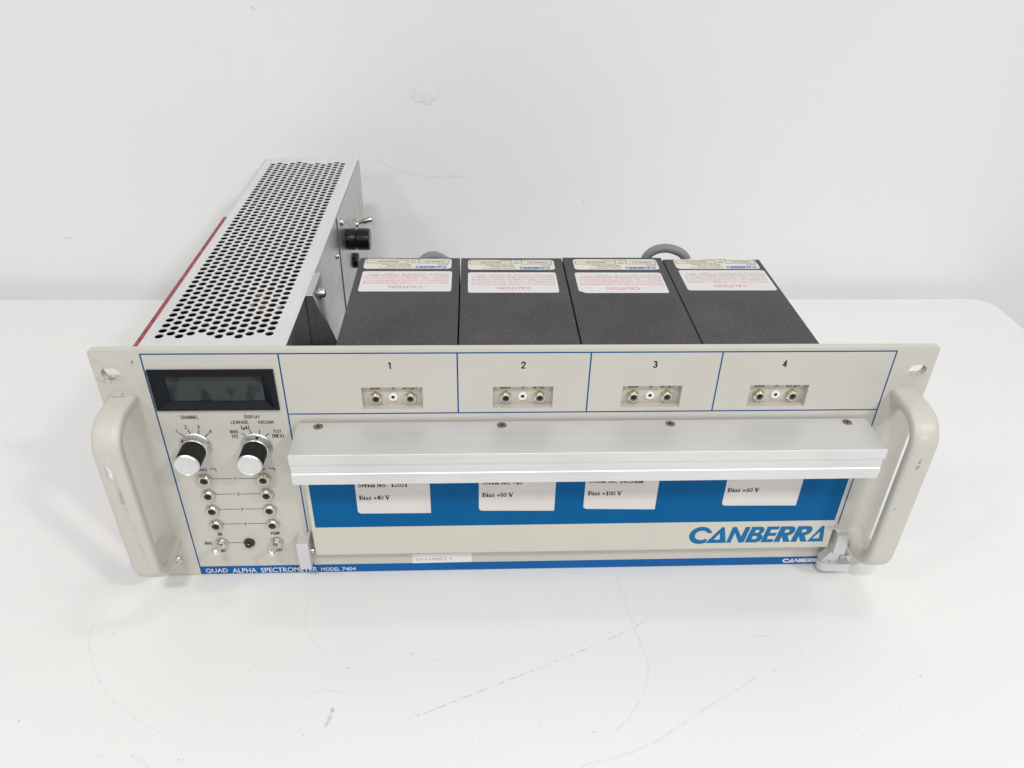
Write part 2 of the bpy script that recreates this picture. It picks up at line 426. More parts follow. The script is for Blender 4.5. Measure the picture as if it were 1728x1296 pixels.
# repair patch and scuffs on the wall
wp = MB('wall_filler')
n = 20
wp.add([(-76+13*math.cos(2*math.pi*k/n)*(1+.22*math.sin(3*k)), 423.6, 214+9*math.sin(2*math.pi*k/n)*(1+.25*math.cos(2*k))) for k in range(n)] + [(-72, 422.9, 212)], [(k, (k+1) % n, n) for k in range(n)])
wp.build('filler_patch', wall, smooth=80)
def wall_mark(pts, w, mat): strokes('scuff_mark', [pts], w, mat, wall, 'front', 423.9)
wall_mark([(-128, 148), (-112, 140), (-95, 134), (-72, 130), (-40, 132)], 2.2, 'scuff_faint')
wall_mark([(-466, 62), (-460, 61), (-456, 62)], 1.6, 'scuff_dark')
wall_mark([(-478, 108), (-470, 110)], 2.0, 'scuff_faint')
wall_mark([(88, 104), (92, 105)], 1.3, 'scuff_fine')
wall_mark([(-232, 290), (-229, 287)], 1.2, 'scuff_fine')

# ------------------------------------------------------------------ the instrument
T = empty('alpha_spectrometer')
T['label'] = 'cream rack-mount laboratory alpha spectrometer with blue stripes and two grab handles on the table'
T['category'] = 'instrument'
PH, PT = 176.65, 4.4
CH = (-76.0, 0.1, 76.1, 152.1)                              # the four channel centres
def obround(cx, cz, L, h, n=10):
    r = h/2; a = L/2 - r
    return [(cx+a+r*math.sin(math.pi*k/n), cz-r*math.cos(math.pi*k/n)) for k in range(n+1)] + [(cx-a-r*math.sin(math.pi*k/n), cz+r*math.cos(math.pi*k/n)) for k in range(n+1)]
holes = [obround(-231.9, 161.4, 10.6, 7.2), obround(232.2, 161.0, 10.6, 7.2)]
holes += [rect(c-17.6, c+17.6, 136.0, 151.0) for c in CH]
holes += [rect(-207.5, -146.5, 138.6, 160.4)]
panel = plate('front_panel', [rrect(-241.3, 241.3, 0, PH, 1.5, 3)] + holes, PT, 'panel_cream', T, 'front', 0.0, bevel=.35)
EPS = -0.06
# ---- condensed single-stroke lettering (cell height 1, width w) used for the panel legends
def bw(cx, cy, rx, ry, a0, a1, n=8): return [(cx+rx*math.cos(math.radians(a0+(a1-a0)*k/n)), cy+ry*math.sin(math.radians(a0+(a1-a0)*k/n))) for k in range(n+1)]
_O = [(.0, .2), (.0, .8)] + bw(.17, .8, .17, .2, 180, 90, 4)[1:] + [(.31, 1)] + bw(.31, .8, .17, .2, 90, 0, 4)[1:] + [(.48, .2)] + bw(.31, .2, .17, .2, 0, -90, 4)[1:] + [(.17, 0)] + bw(.17, .2, .17, .2, 270, 180, 4)[1:]
LG = {
 'A': (.50, [[(0, 0), (.25, 1), (.50, 0)], [(.1, .3), (.4, .3)]]), 'B': (.46, [[(0, 0), (0, 1), (.28, 1)] + bw(.28, .76, .16, .24, 90, -90) + [(0, .52)], [(.28, .52)] + bw(.28, .26, .18, .26, 90, -90) + [(0, 0)]]),
 'C': (.46, [[(.46, .74)] + bw(.23, .78, .23, .22, 0, 180) + bw(.23, .22, .23, .22, 180, 360)]), 'D': (.46, [[(0, 0), (0, 1), (.22, 1)] + bw(.22, .74, .24, .26, 90, 0) + bw(.22, .26, .24, .26, 0, -90) + [(0, 0)]]),
 'E': (.40, [[(.40, 1), (0, 1), (0, 0), (.40, 0)], [(0, .52), (.34, .52)]]), 'F': (.40, [[(.40, 1), (0, 1), (0, 0)], [(0, .52), (.34, .52)]]),
 'G': (.46, [[(.46, .74)] + bw(.23, .78, .23, .22, 0, 180) + bw(.23, .22, .23, .22, 180, 360) + [(.46, .46), (.26, .46)]]), 'H': (.46, [[(0, 0), (0, 1)], [(.46, 0), (.46, 1)], [(0, .52), (.46, .52)]]),
 'I': (.02, [[(.01, 0), (.01, 1)]]), 'K': (.46, [[(0, 0), (0, 1)], [(.44, 1), (.02, .42)], [(.16, .58), (.46, 0)]]), 'L': (.40, [[(0, 1), (0, 0), (.40, 0)]]),
 'M': (.60, [[(0, 0), (0, 1), (.30, .25), (.60, 1), (.60, 0)]]), 'N': (.48, [[(0, 0), (0, 1), (.48, 0), (.48, 1)]]), 'O': (.48, [_O]),
 'P': (.46, [[(0, 0), (0, 1), (.28, 1)] + bw(.28, .74, .18, .26, 90, -90) + [(0, .48)]]), 'S': (.46, [[(.44, .78)] + bw(.23, .76, .21, .24, 0, 270) + bw(.23, .26, .23, .26, 90, -180)]),
 'T': (.46, [[(0, 1), (.46, 1)], [(.23, 1), (.23, 0)]]), 'U': (.46, [[(0, 1), (0, .24)] + bw(.23, .24, .23, .24, 180, 360) + [(.46, 1)]]), 'V': (.48, [[(0, 1), (.24, 0), (.48, 1)]]), 'Y': (.48, [[(0, 1), (.24, .48), (.48, 1)], [(.24, .5), (.24, 0)]]),
 '1': (.20, [[(0, .80), (.19, .98), (.19, 0)]]), '2': (.44, [[(.0, .74)] + bw(.22, .76, .22, .24, 170, -20) + [(.0, .0), (.44, .0)]]), '3': (.44, [bw(.21, .76, .20, .24, 160, -90) + bw(.21, .26, .23, .26, 90, -160)]), '4': (.46, [[(.34, 0), (.34, 1), (0, .28), (.46, .28)]]),
 '(': (.14, [[(.14, 1.1), (.02, 1.0), (0, .8), (0, .2), (.02, 0), (.14, -.1)]]), ')': (.14, [[(0, 1.1), (.12, 1.0), (.14, .8), (.14, .2), (.12, 0), (0, -.1)]]), '\u00b5': (.40, [[(0, .62), (0, -.22)], [(0, .2)] + bw(.2, .2, .2, .2, 180, 360) + [(.40, .62)]]),
}
def legend(t, x0, x1, z0, z1, mat='print_black', at=-.06, par=None, wt=.17):
    """fitted so that the ink spans x0..x1 and z0..z1"""
    gap = .30; tot = sum(LG[c][0] for c in t) + gap*(len(t)-1); h = (z1-z0)/(1+wt); wd = wt*h
    k = (x1-x0-wd)/tot; x = 0; mb = MB(mat)
    for c in t:
        for pl in LG[c][1]:
            pts = [(x0+wd/2+(x+p[0])*k, z0+wd/2+p[1]*h) for p in pl]
            for a, b in zip(pts, pts[1:]):                      # butt segments with square overlap at the joints
                d = Vector((b[0]-a[0], b[1]-a[1]))
                if d.length < 1e-6: continue
                d.normalize(); e = wd*.28; n = Vector((-d.y, d.x))*wd/2
                A = (a[0]-d.x*e, a[1]-d.y*e); B = (b[0]+d.x*e, b[1]+d.y*e)
                mb.add([(A[0]+n.x, at, A[1]+n.y), (B[0]+n.x, at, B[1]+n.y), (B[0]-n.x, at, B[1]-n.y), (A[0]-n.x, at, A[1]-n.y)], [(0, 1, 2, 3)])
        x += LG[c][0] + gap
    return mb.build('lettering', par or panel, smooth=0)
# ---- printed blue rules, each its own strip
def rule(x0, x1, z0, z1, mat='line_blue', name='blue_rule'):
    return MB(mat).add([(x0, EPS, z0), (x1, EPS, z0), (x1, EPS, z1), (x0, EPS, z1)], [(0, 1, 2, 3)]).build(name, panel, smooth=0)
XL, XR, ZT, ZM, XD = -213.0, 215.9, 174.2, 132.7, (-137.6, -37.9, 38.2, 114.1)
w = .42
rule(XL-w, XR+w, ZT-w, ZT+w)
rule(XL-w, XL+w, 7.5, ZT-w); rule(XR-w, XR+w, 7.5, ZT-w)
rule(XD[0]-w, XD[0]+w, 7.5, ZT-w)
rule(XD[0]+w, XR-w, ZM-w, ZM+w)
for x in XD[1:]: rule(x-w, x+w, ZM+w, ZT-w)
rule(XL-w, XR+w, .3, 7.5, 'print_blue', 'blue_band')
# ---- lettering on the panel
def word(t, x0, x1, z0, z1, bold=.035, mat='print_black', at=EPS, par=None, **k): return lettering(t, (x0, x1, z0, z1), mat, par or panel, 'front', at, bold, **k)
legend('CHANNEL', -199.7, -189.5, 129.7, 132.3); legend('DISPLAY', -163.2, -154.1, 129.7, 132.2)
legend('LEAKAGE', -171.6, -161.5, 125.9, 128.4); legend('VACUUM', -155.9, -146.9, 125.8, 128.2)
legend('(\u00b5A)', -166.3, -161.6, 121.7, 124.7); legend('BIAS', -173.3, -168.7, 118.9, 121.4); legend('(V)', -172.7, -169.4, 115.3, 118.2)
legend('TEST', -148.2, -143.1, 119.1, 121.5); legend('(MEV)', -149.0, -142.3, 115.4, 118.3)
for t, x, z in (('1', -204.3, 120.7), ('2', -198.4, 123.9), ('3', -191.0, 124.0), ('4', -184.7, 120.5)):
    ww = .5 if t == '1' else .8
    legend(t, x-ww, x+ww, z-1.25, z+1.25)
strokes('tick_mark', [[(-203.2, 119.7), (-200.4, 117.1)], [(-197.6, 122.2), (-196.5, 118.9)], [(-191.2, 121.9), (-191.9, 118.9)], [(-185.6, 119.5), (-188.6, 116.4)]], .5, 'print_black', panel, 'front', EPS)
strokes('tick_mark', [[(-166.8, 119.0), (-164.2, 116.6)], [(-161.7, 121.4), (-160.8, 118.2)], [(-155.7, 121.1), (-156.7, 118.2)], [(-150.5, 118.9), (-153.5, 116.0)]], .5, 'print_black', panel, 'front', EPS)
legend('BIAS', -197.2, -192.2, 90.0, 92.6); legend('TEST', -161.5, -156.5, 89.9, 92.5)
for x in (-190.7, -155.1): strokes('bracket_line', [[(x, 91.8), (x+3.9, 91.8)], [(x+3.75, 91.6), (x+3.75, 89.5)]], [.45, .45], 'print_black', panel, 'front', EPS)
JZ = (84.2, 71.6, 58.9, 46.2)
for t, z in zip('1234', JZ):
    ww = .45 if t == '1' else .72
    legend(t, -176.7-ww, -176.7+ww, z-1.2-.3, z+1.2-.3)
    strokes('number_line', [[(-191, z-.3), (-178.2, z-.3)], [(-175.2, z-.3), (-162, z-.3)]], .38, 'print_black', panel, 'front', EPS)
legend('ON', -195.9, -193.2, 35.6, 38.4); legend('PUMP', -161.6, -155.5, 35.6, 38.4); legend('BIAS', -205.5, -200.8, 27.6, 30.4)
legend('OFF', -196.6, -193.0, 20.4, 23.2); legend('VENT', -162.1, -156.1, 20.4, 23.2)
strokes('number_line', [[(-190, 29.2), (-180, 29.2)]], .38, 'print_black', panel, 'front', EPS)
for (t, x0, x1, z0, z1, b) in (('QUAD', -209.9, -195.3, .95, 5.35, .008), ('ALPHA', -192.2, -176.2, .95, 5.35, .008), ('SPECTROMETER', -173.3, -135.6, .95, 5.35, .008), ('MODEL', -132.9, -120.4, 1.3, 4.6, .006), ('7404', -118.9, -109.7, 1.3, 4.6, .006)):
    word(t, x0, x1, z0, z1, b, 'print_white', -.10)
for t, c in zip('1234', CH):
    ww = .8 if t == '1' else 1.3
    legend(t, c-.3-ww, c-.3+ww, 163.5, 168.3, wt=.19)
# ---- italic company logo, built letter by letter (u along the word 0..1390, v 0 baseline .. 1 cap height)
def arc(cx, cy, rx, ry, a0, a1, n=18): return [(cx+rx*math.cos(math.radians(a0+(a1-a0)*k/n)), cy+ry*math.sin(math.radians(a0+(a1-a0)*k/n))) for k in range(n+1)]
def glyph_R(dx): return [[(1022+dx, 0), (1060+dx, 1), (1172+dx, 1), (1200+dx, .95), (1214+dx, .82), (1210+dx, .64), (1192+dx, .5), (1152+dx, .4), (1190+dx, 0), (1124+dx, 0), (1092+dx, .36), (1084+dx, 0)],
                         [(1106+dx, .60), (1114+dx, .79), (1146+dx, .79), (1157+dx, .74), (1156+dx, .66), (1142+dx, .60)]]
LOGO = [
    [arc(262, .5, 116, .55, 14, 300) + [(338, .17)] + list(reversed(arc(270, .5, 66, .30, 28, 318)))],
    [[(324, 0), (462, 1), (489, 1), (536, 0)], [(404, .22), (452, .62), (464, .22)]],
    [[(538, 0), (569, 1), (612, 1), (676, .40), (701, 1), (752, 1), (716, 0), (664, 0), (606, .62), (582, 0)]],
    [[(726, 0), (767, 1), (858, 1), (886, .95), (899, .82), (895, .66), (872, .53), (892, .44), (897, .28), (882, .09), (846, 0)],
     [(806, .62), (813, .80), (840, .80), (850, .73), (847, .66), (836, .62)], [(789, .21), (797, .41), (830, .41), (842, .35), (840, .26), (828, .21)]],
    [[(889, 0), (923, 1), (1048, 1), (1041, .80), (966, .80), (960, .60), (1033, .60), (1026, .40), (953, .40), (946, .20), (1018, .20), (1011, 0)]],
    glyph_R(0), glyph_R(174),
    [[(1367, 0), (1474, 1), (1502, 1), (1532, 0)], [(1412, .20), (1472, .64), (1482, .20)]],
]
def logo(box, mat, parent, plane, at, flip=False):
    u0, u1, v0, v1 = box
    for k, g in enumerate(LOGO):
        lp = []
        for l in g:
            q = []
            for (u, v) in l:
                a, b = (u-146)/(1532-146), v
                if flip: a, b = 1-a, 1-b
                q.append((u0+a*(u1-u0), v0+b*(v1-v0)))
            lp.append(q)
        me = loops_mesh(lp, 0, mat)
        me.transform((Matrix.Translation((0, at*S, 0)) @ FRONT) if plane == 'front' else Matrix.Translation((0, 0, at*S)))
        me.name = 'logo_letter'; link('logo_letter', me, parent)
logo((185.2, 213.4, 2.0, 5.6), 'print_white', panel, 'front', -.10)
# ---- asset sticker with handwritten digits
plate('asset_sticker', [[(-71.0, 7.3), (-31.0, 7.9), (-30.9, 16.4), (-70.9, 16.0)]], .08, 'sticker_white', panel, 'front', -.12)
hand = []
def hd(cx, cz, pts, s=1.0): hand.append([(cx+p[0]*s, cz+p[1]*s) for p in pts])
O8 = [(math.cos(a*.7)*1.05, math.sin(a*.7)*1.15) for a in range(10)]
hd(-67.3, 10.9, O8, 1.0); hd(-64.8, 10.9, [(.9, .9), (-.5, .9), (-.6, .1), (.5, 0), (.8, -.7), (-.6, -1)], .9)
for i, cx in enumerate((-61.4, -59.0)): hd(cx, 11.0, [(.3, 1.2), (-.7, .2), (-.6, -.8), (.4, -.9), (.6, -.1), (-.4, 0)], .95)
for cx in (-56.6, -54.4, -51.9): hd(cx, 11.2, O8, .9)
hd(-48.7, 11.2, [(-.9, 1.1), (.6, 1.2), (0, .3), (.6, -.2), (.3, -1.2), (-.8, -1.2)]); hd(-45.6, 11.3, [(-1.0, 1), (-.9, .1), (.9, .3)]); hd(-45.0, 11.2, [(.3, 1.3), (.1, -1.4)])
strokes('handwriting', hand, .3, 'print_brown', panel, 'front', -.24)

# ---- grab handles (flattened round bar bent into a U)
def handle(x, mat, label):
    r, yc, zt, zb = 15.0, -33.0, 144.9, 29.9
    path = [(0, PT-1, zt), (0, -2, zt), (0, -8, zt)]
    path += [(0, yc+r-r*math.sin(a), zt-r+r*math.cos(a)) for a in [math.radians(90*k/10) for k in range(11)]]
    path += [(0, yc, zt-r-(zt-zb-2*r)*k/8) for k in range(1, 8)]
    path += [(0, yc+r-r*math.cos(a), zb+r-r*math.sin(a)) for a in [math.radians(90*k/10) for k in range(11)]]
    path += [(0, -8, zb), (0, -2, zb), (0, PT-1, zb)]
    path = [(x, p[1], p[2]) for p in path]
    sec = []
    for k in range(28):
        a = 2*math.pi*k/28; c, s = math.cos(a), math.sin(a); e = 2/3.6
        sec.append((7.8*math.copysign(abs(c)**e, c), 3.9*math.copysign(abs(s)**e, s)))
    return MB(mat).sweep(path, sec).build('handle', T, smooth=60, label=label)
handle(-228.3, 'handle_cream_worn', 'cream grab handle with a bare scraped spot and grey streaks')
handle(228.5, 'handle_cream', 'cream grab handle with a small black mark')
MB('steel').lathe([(4.2, 0), (4.2, .8), (3.4, 1.5), (1.6, 1.5), (1.3, .9)], (-226.8, 0, 13.8), 'y-', 20).build('screw', T)

# ---- display
dsp = empty('display', (0, 0, 0), T)
X0, X1, Z0, Z1 = -212.0, -141.6, 135.9, 164.1
def ring(mb, rings):
    vs = []; fs = []
    for (x0, x1, z0, z1, y) in rings: vs += [(x0, y, z0), (x1, y, z0), (x1, y, z1), (x0, y, z1)]
    for i in range(len(rings)-1):
        for k in range(4):
            a, b = i*4+k, i*4+(k+1) % 4; fs.append((a, b, b+4, a+4))
    return mb.add(vs, fs)
ring(MB('bezel_black'), [(X0, X1, Z0, Z1, -.02), (X0+.3, X1-.3, Z0+.6, Z1-.3, -1.5), (X0+1.4, X1-1.4, Z0+1.6, Z1-2.4, -2.4), (X0+2.6, X1-2.6, Z0+2.6, Z1-3.6, -2.4), (X0+8.2, X1-8.0, Z0+5.4, Z1-6.0, 1.2), (X0+8.2, X1-8.0, Z0+5.4, Z1-6.0, 3.6)]).build('bezel', dsp, smooth=20)
MB('lcd_glass').box(X0+6, X1-6, 1.6, 3.4, Z0+4, Z1-5).build('screen', dsp)
dd = MB('print_white')
for k in range(40): dd.box(-201.2+k*1.26, -200.8+k*1.26, 1.45, 1.59, 141.0, 141.25)
o = dd.build('contact_row', dsp, smooth=0); o['kind'] = 'stuff'

# ---- knobs
def knob_parts(c, ang, label):
    k = empty('knob', c, T); k['label'] = label
    MB('spun_aluminium').lathe([(9.5, .05), (9.5, .9), (9.1, 1.3), (7.6, 4.6), (7.2, 4.9)], (0, 0, 0), 'y-', 56).build('skirt', k, smooth=28)
    grip = MB('plastic_black').lathe([(7.0, 4.9), (7.35, 5.2), (7.35, 17.4), (7.1, 17.7)], (0, 0, 0), 'y-', 96, wob=lambda i, r, t: 1.0 if i % 2 else .965)
    grip.build('grip', k, smooth=0)
    MB('spun_aluminium').lathe([(7.25, 17.7), (7.35, 17.9), (7.35, 18.5), (6.9, 19.0), (6.7, 18.85), (3.0, 18.75), (.2, 18.7)], (0, 0, 0), 'y-', 56).build('cap', k, smooth=28)
    nrm = Vector((math.cos(ang)*.91, -.41, math.sin(ang)*.91))
    ctr = Vector((math.cos(ang)*8.35, -2.95, math.sin(ang)*8.35))
    MB('void_black').lathe([(.95, -.1), (.95, .06)], ctr, nrm, 16).build('pointer_dot', k)
knob_parts((-195.1, 0, 109.8), math.radians(137), 'channel selector knob, its dot at 1')
knob_parts((-159.3, 0, 109.4), math.radians(76), 'display selector knob, its dot at vacuum')

# ---- pin jacks (eight alike)
j0 = empty('jack', (-194.7, 0, JZ[0]), T)
def hexa(r, rot=0): return [(r*math.cos(math.radians(60*k+rot)), r*math.sin(math.radians(60*k+rot))) for k in range(6)]
MB('nut_nickel').prism(hexa(4.5, 12), 'y', -.03, -2.1).build('nut', j0, bevel=.25)
MB('brass_nickel').lathe([(3.5, 2.1), (3.5, 2.7), (3.25, 3.0), (2.5, 3.0), (2.4, 2.3)], (0, 0, 0), 'y-', 28).mat('void_black').lathe([(2.38, 2.15), (2.38, 2.4), (1.8, 2.45)], (0, 0, 0), 'y-', 20).mat('dark_steel').lathe([(1.8, 2.46), (1.8, 2.75), (1.62, 2.75)], (0, 0, 0), 'y-', 20).mat('void_black').lathe([(1.60, 2.70), (1.60, 2.78)], (0, 0, 0), 'y-', 20).build('socket', j0)
for x in (-194.7, -158.9):
    for z in JZ:
        if (x, z) != (-194.7, JZ[0]): copy_tree(j0, T, (x, 0, z))

# ---- toggle switches and the dark red lamp
def toggle(c, tip, label):
    t = empty('toggle_switch', c, T); t['label'] = label
    MB('nut_nickel').prism(hexa(4.4, 20), 'y', -.03, -1.8).build('nut', t, bevel=.25)
    MB('brass_nickel').lathe([(3.0, 1.8), (3.0, 3.6), (2.6, 3.9), (1.7, 3.9)], (0, 0, 0), 'y-', 24).build('bushing', t)
    d = Vector(tip); L = d.length
    MB('dark_steel').lathe([(1.5, 3.2), (1.75, L*.45)], (0, 0, 0), d, 24).mat('lever_chrome').lathe([(1.76, L*.45), (2.3, L*.84), (2.25, L*.94), (1.6, L*1.0), (.3, L*1.03)], (0, 0, 0), d, 24).build('lever', t)
    return t
toggle((-194.3, 0, 29.9), (-.8, -13.4, 3.4), 'bias toggle switch with its lever up')
toggle((-158.6, 0, 29.9), (-1.4, -13.4, 1.0), 'pump and vent toggle switch with its lever straight out')
MB('lamp_red').lathe([(3.6, .05), (3.6, 1.0), (2.7, 1.3), (2.5, 2.6), (1.9, 3.9), (1.0, 4.6), (.2, 4.8)], (-176.6, 0, 29.4), 'y-', 28).build('indicator_lamp', T, smooth=50)

# ---- adjustment recesses behind the four windows
def recess():
    r = empty('adjustment_recess', (CH[0], 0, 0), T)
    MB('recess_cream').box(-19.5, 19.5, PT+.2, PT+2.0, 132, 155).build('back_plate', r)
    for (t, x0, x1) in (('GAIN', -13.2, -7.5), ('TP', -.9, 1.5), ('OFFSET', 5.9, 14.3)):
        legend(t, x0, x1, 146.6, 149.4, 'print_black', PT+.14, r, .18)
    for x in (-10.0, 10.1):
        MB('nut_nickel').prism([(x+p[0], 141.6+p[1]) for p in hexa(3.7, 30)], 'y', PT+.18, PT-1.9).mat('brass_nickel').lathe([(3.0, 1.8), (3.0, 2.9), (2.75, 3.1), (2.45, 3.1), (2.4, 2.2)], (x, PT, 141.6), 'y-', 28).mat('trimmer_grey').lathe([(2.36, 2.22), (2.36, 2.85), (1.6, 2.85), (1.5, 2.4)], (x, PT, 141.6), 'y-', 24).mat('void_black').lathe([(1.48, 2.42), (1.48, 2.55)], (x, PT, 141.6), 'y-', 20).build('trimmer', r, bevel=0)
    MB('nylon_white').lathe([(2.75, -.1), (2.75, 1.3), (2.5, 1.6), (1.5, 1.7), (1.3, 1.5)], (0, PT, 142.0), 'y-', 28).mat('steel').lathe([(1.28, 1.52), (1.28, 1.62), (1.1, 1.62)], (0, PT, 142.0), 'y-', 20).mat('void_black').lathe([(1.0, 1.63), (1.0, 1.66)], (0, PT, 142.3), 'y-', 20).build('test_point', r)
    return r
r0 = recess()
for c in CH[1:]: copy_tree(r0, T, (c, 0, 0))

# ---- serif lettering drawn stroke by stroke: (points, width) with cap height 1
TK, TN = .22, .12
def bow(cx, cy, rx, ry, a0, a1, n=10): return [(cx+rx*math.cos(math.radians(a0+(a1-a0)*k/n)), cy+ry*math.sin(math.radians(a0+(a1-a0)*k/n))) for k in range(n+1)]
def serif(x, y, w=.30): return ([(x-w/2, y), (x+w/2, y)], TN)
GL = {
 'B': (.72, [([(.18, 0), (.18, 1)], TK), ([(.02, .03), (.35, .03)], TN), ([(.02, .97), (.35, .97)], TN), (bow(.34, .75, .22, .22, 95, -90), .12), ([(.2, .52), (.36, .52)], TN), (bow(.34, .28, .28, .25, 90, -90), .13)]),
 'i': (.32, [([(.16, 0), (.16, .66)], TK), serif(.16, .03), ([(.02, .64), (.16, .64)], TN), ([(.08, .88), (.24, .88)], .16)]),
 'a': (.54, [([(.38, .04), (.38, .45)], TK), (bow(.24, .48, .16, .17, 0, 170), .09), (bow(.22, .18, .16, .16, 60, 330), .12), ([(.36, .04), (.52, .08)], TN)]),
 's': (.46, [([(.38, .50), (.32, .61), (.20, .64), (.10, .56), (.13, .44), (.27, .34), (.37, .22), (.33, .08), (.20, .03), (.06, .13)], .15)]),
 'e': (.50, [(bow(.26, .33, .19, .31, 5, 320), .12), ([(.10, .36), (.44, .36)], TN)]),
 'r': (.46, [([(.16, 0), (.16, .66)], TK), serif(.16, .03), ([(.02, .64), (.16, .64)], TN), ([(.2, .5), (.3, .62), (.42, .58)], .13)]),
 'l': (.32, [([(.16, 0), (.16, 1)], TK), serif(.16, .03), ([(.02, .98), (.16, .98)], TN)]),
 'o': (.52, [(bow(.26, .33, .18, .30, 0, 360, 16), .13)]),
 '.': (.28, [([(.06, .08), (.22, .08)], .16)]),
 'S': (.60, [([(.48, .78), (.42, .92), (.27, .96), (.13, .86), (.14, .68), (.30, .54), (.46, .38), (.47, .18), (.33, .04), (.16, .05), (.06, .22)], .16)]),
 'N': (.80, [([(.16, 0), (.16, 1)], TN), ([(.16, 1), (.64, 0)], TK), ([(.64, 0), (.64, 1)], TN), serif(.14, .03), serif(.64, .97), ([(.0, .97), (.18, .97)], TN)]),
 'V': (.74, [([(.12, 1), (.37, 0)], TK), ([(.62, 1), (.39, 0)], TN), serif(.12, .97), serif(.62, .97, .24)]),
 'A': (.74, [([(.12, 0), (.36, 1)], TN), ([(.36, 1), (.62, 0)], TK), ([(.2, .34), (.52, .34)], TN), serif(.12, .03, .24), serif(.62, .03)]),
 'M': (.94, [([(.14, 0), (.14, 1)], TN), ([(.16, 1), (.46, .05)], TK), ([(.46, .05), (.76, 1)], TN), ([(.78, 0), (.78, 1)], TK), serif(.14, .03, .24), serif(.78, .03), ([(.0, .97), (.2, .97)], TN), ([(.72, .97), (.92, .97)], TN)]),
 '+': (.62, [([(.06, .38), (.56, .38)], .15), ([(.31, .08), (.31, .68)], .15)]),
 '0': (.54, [(bow(.27, .5, .19, .45, 0, 360, 18), .13)]), '1': (.54, [([(.28, 0), (.28, 1)], TK), serif(.28, .03, .36), ([(.1, .84), (.28, .97)], TN)]),
 '2': (.54, [(bow(.26, .70, .18, .25, 170, -30), .13), ([(.42, .58), (.08, .08)], .10), ([(.06, .07), (.48, .07)], .14)]),
 '3': (.54, [(bow(.24, .74, .17, .22, 150, -80), .13), (bow(.24, .27, .20, .24, 80, -150), .13)]),
 '4': (.54, [([(.36, 0), (.36, 1)], TK), ([(.34, .96), (.05, .30)], TN), ([(.03, .28), (.52, .28)], .11)]),
 '6': (.54, [(bow(.28, .30, .19, .26, 0, 360, 16), .13), ([(.12, .36), (.18, .7), (.42, .97)], .12)]), '9': (.54, [(bow(.26, .70, .19, .26, 0, 360, 16), .13), ([(.42, .64), (.36, .3), (.12, .03)], .12)]),
 '8': (.54, [(bow(.27, .75, .16, .21, 0, 360, 14), .12), (bow(.27, .27, .20, .23, 0, 360, 14), .13)]),
 ' ': (.30, []),
}
def serif_text(t, x0, x1, z0, h, mat, parent, at, tilt=0.0):
    tot = sum(GL[c][0] for c in t); k = (x1-x0)/tot; x = 0; mb = MB(mat)
    for c in t:
        for pts, w in GL[c][1]:
            (L, R_), = strokes_mesh([pts], w); n = len(L)
            Q = lambda q: (x0+(x+q[0])*k, at, z0+q[1]*h-tilt*(x+q[0])*k)
            mb.add([Q(q) for q in L]+[Q(q) for q in R_], [(i, i+1, n+i+1, n+i) for i in range(n-1)])
        x += GL[c][0]
    return mb.build('lettering', parent, smooth=0)

# ---- chamber door with its bias stickers
DX0, DX1, DY, DZ0 = -132.9, 209.1, -8.0, 24.1
door = MB('door_cream').box(DX0, DX1, DY, -1.2, DZ0, 122.0).build('chamber_door', T, bevel=.9)
DP = DY-.06
MB('door_blue').add([(-130.2, DP, 49.2), (207.7, DP, 49.2), (207.7, DP, 120.5), (-130.2, DP, 120.5)], [(0, 1, 2, 3)]).build('blue_field', door, smooth=0)
stk = ((-102.1, -56.3, 60.9, .3, 'Serial No.  12021', 'Bias +40 V', -100.4, 19.0, 30.6), (-26.0, 21.9, 62.0, .9, 'Serial No. 918', 'Bias +80 V', -24.0, 19.5, 25.0),
       (40.4, 86.7, 62.3, 1.2, 'Serial No. 1433AM', 'Bias +100 V', 42.5, 21.5, 34.2), (129.8, 178.5, 63.5, .7, '', 'Bias +60 V', 131.5, 20.3, 27.0))
for (x0, x1, zb, tilt, ser, bias, tx, bw, sw) in stk:
    q = rrect(x0, x1, zb, zb+40, 2.4, 5, (1, 0, 0, 0)); q = [(x, z-(x-x0)/(x1-x0)*tilt) for (x, z) in q]
    plate('bias_sticker', [q], .08, 'sticker_paper', door, 'front', DY-.14)
    zb2 = zb+11.6
    for (txt, zz, ww) in ((bias, zb2, bw), (ser, zb2+10.3, sw)):
        if not txt: continue
        serif_text(txt, tx, tx+ww, zz, 3.3, 'print_black', door, DY-.2, tilt/(x1-x0))
lg = logo((112.6, 204.3, 30.0, 44.3), 'logo_blue', door, 'front', DP)

# ---- aluminium pull bar along the door top
prof = [(-2.0, 127.9), (-33.0, 127.9), (-33.2, 121.2), (-31.3, 120.6), (-31.6, 113.8), (-32.3, 113.2), (-32.3, 105.8), (-27.0, 105.8), (-27.0, 122.2), (-2.0, 122.2)]
bar = MB('bar_aluminium').prism(prof, 'x', -132.4, 209.5).build('pull_bar', T, bevel=.35)
for x in (-119.6, -12.3, 88.2, 196.0):
    sb = MB('dark_steel').lathe([(2.95, -.6), (2.95, .12), (2.7, .2), (1.9, .2)], (x, -6.2, 127.9), 'z', 28).mat('void_black')
    a = random.random()*1.5
    for q in (a, a+math.pi/2):
        c, s = math.cos(q), math.sin(q); sb.add([(x+c*u-s*v, -6.2+s*u+c*v, 128.12) for u, v in ((-1.6, -.3), (1.6, -.3), (1.6, .3), (-1.6, .3))], [(0, 1, 2, 3)])
    sb.build('screw', bar)

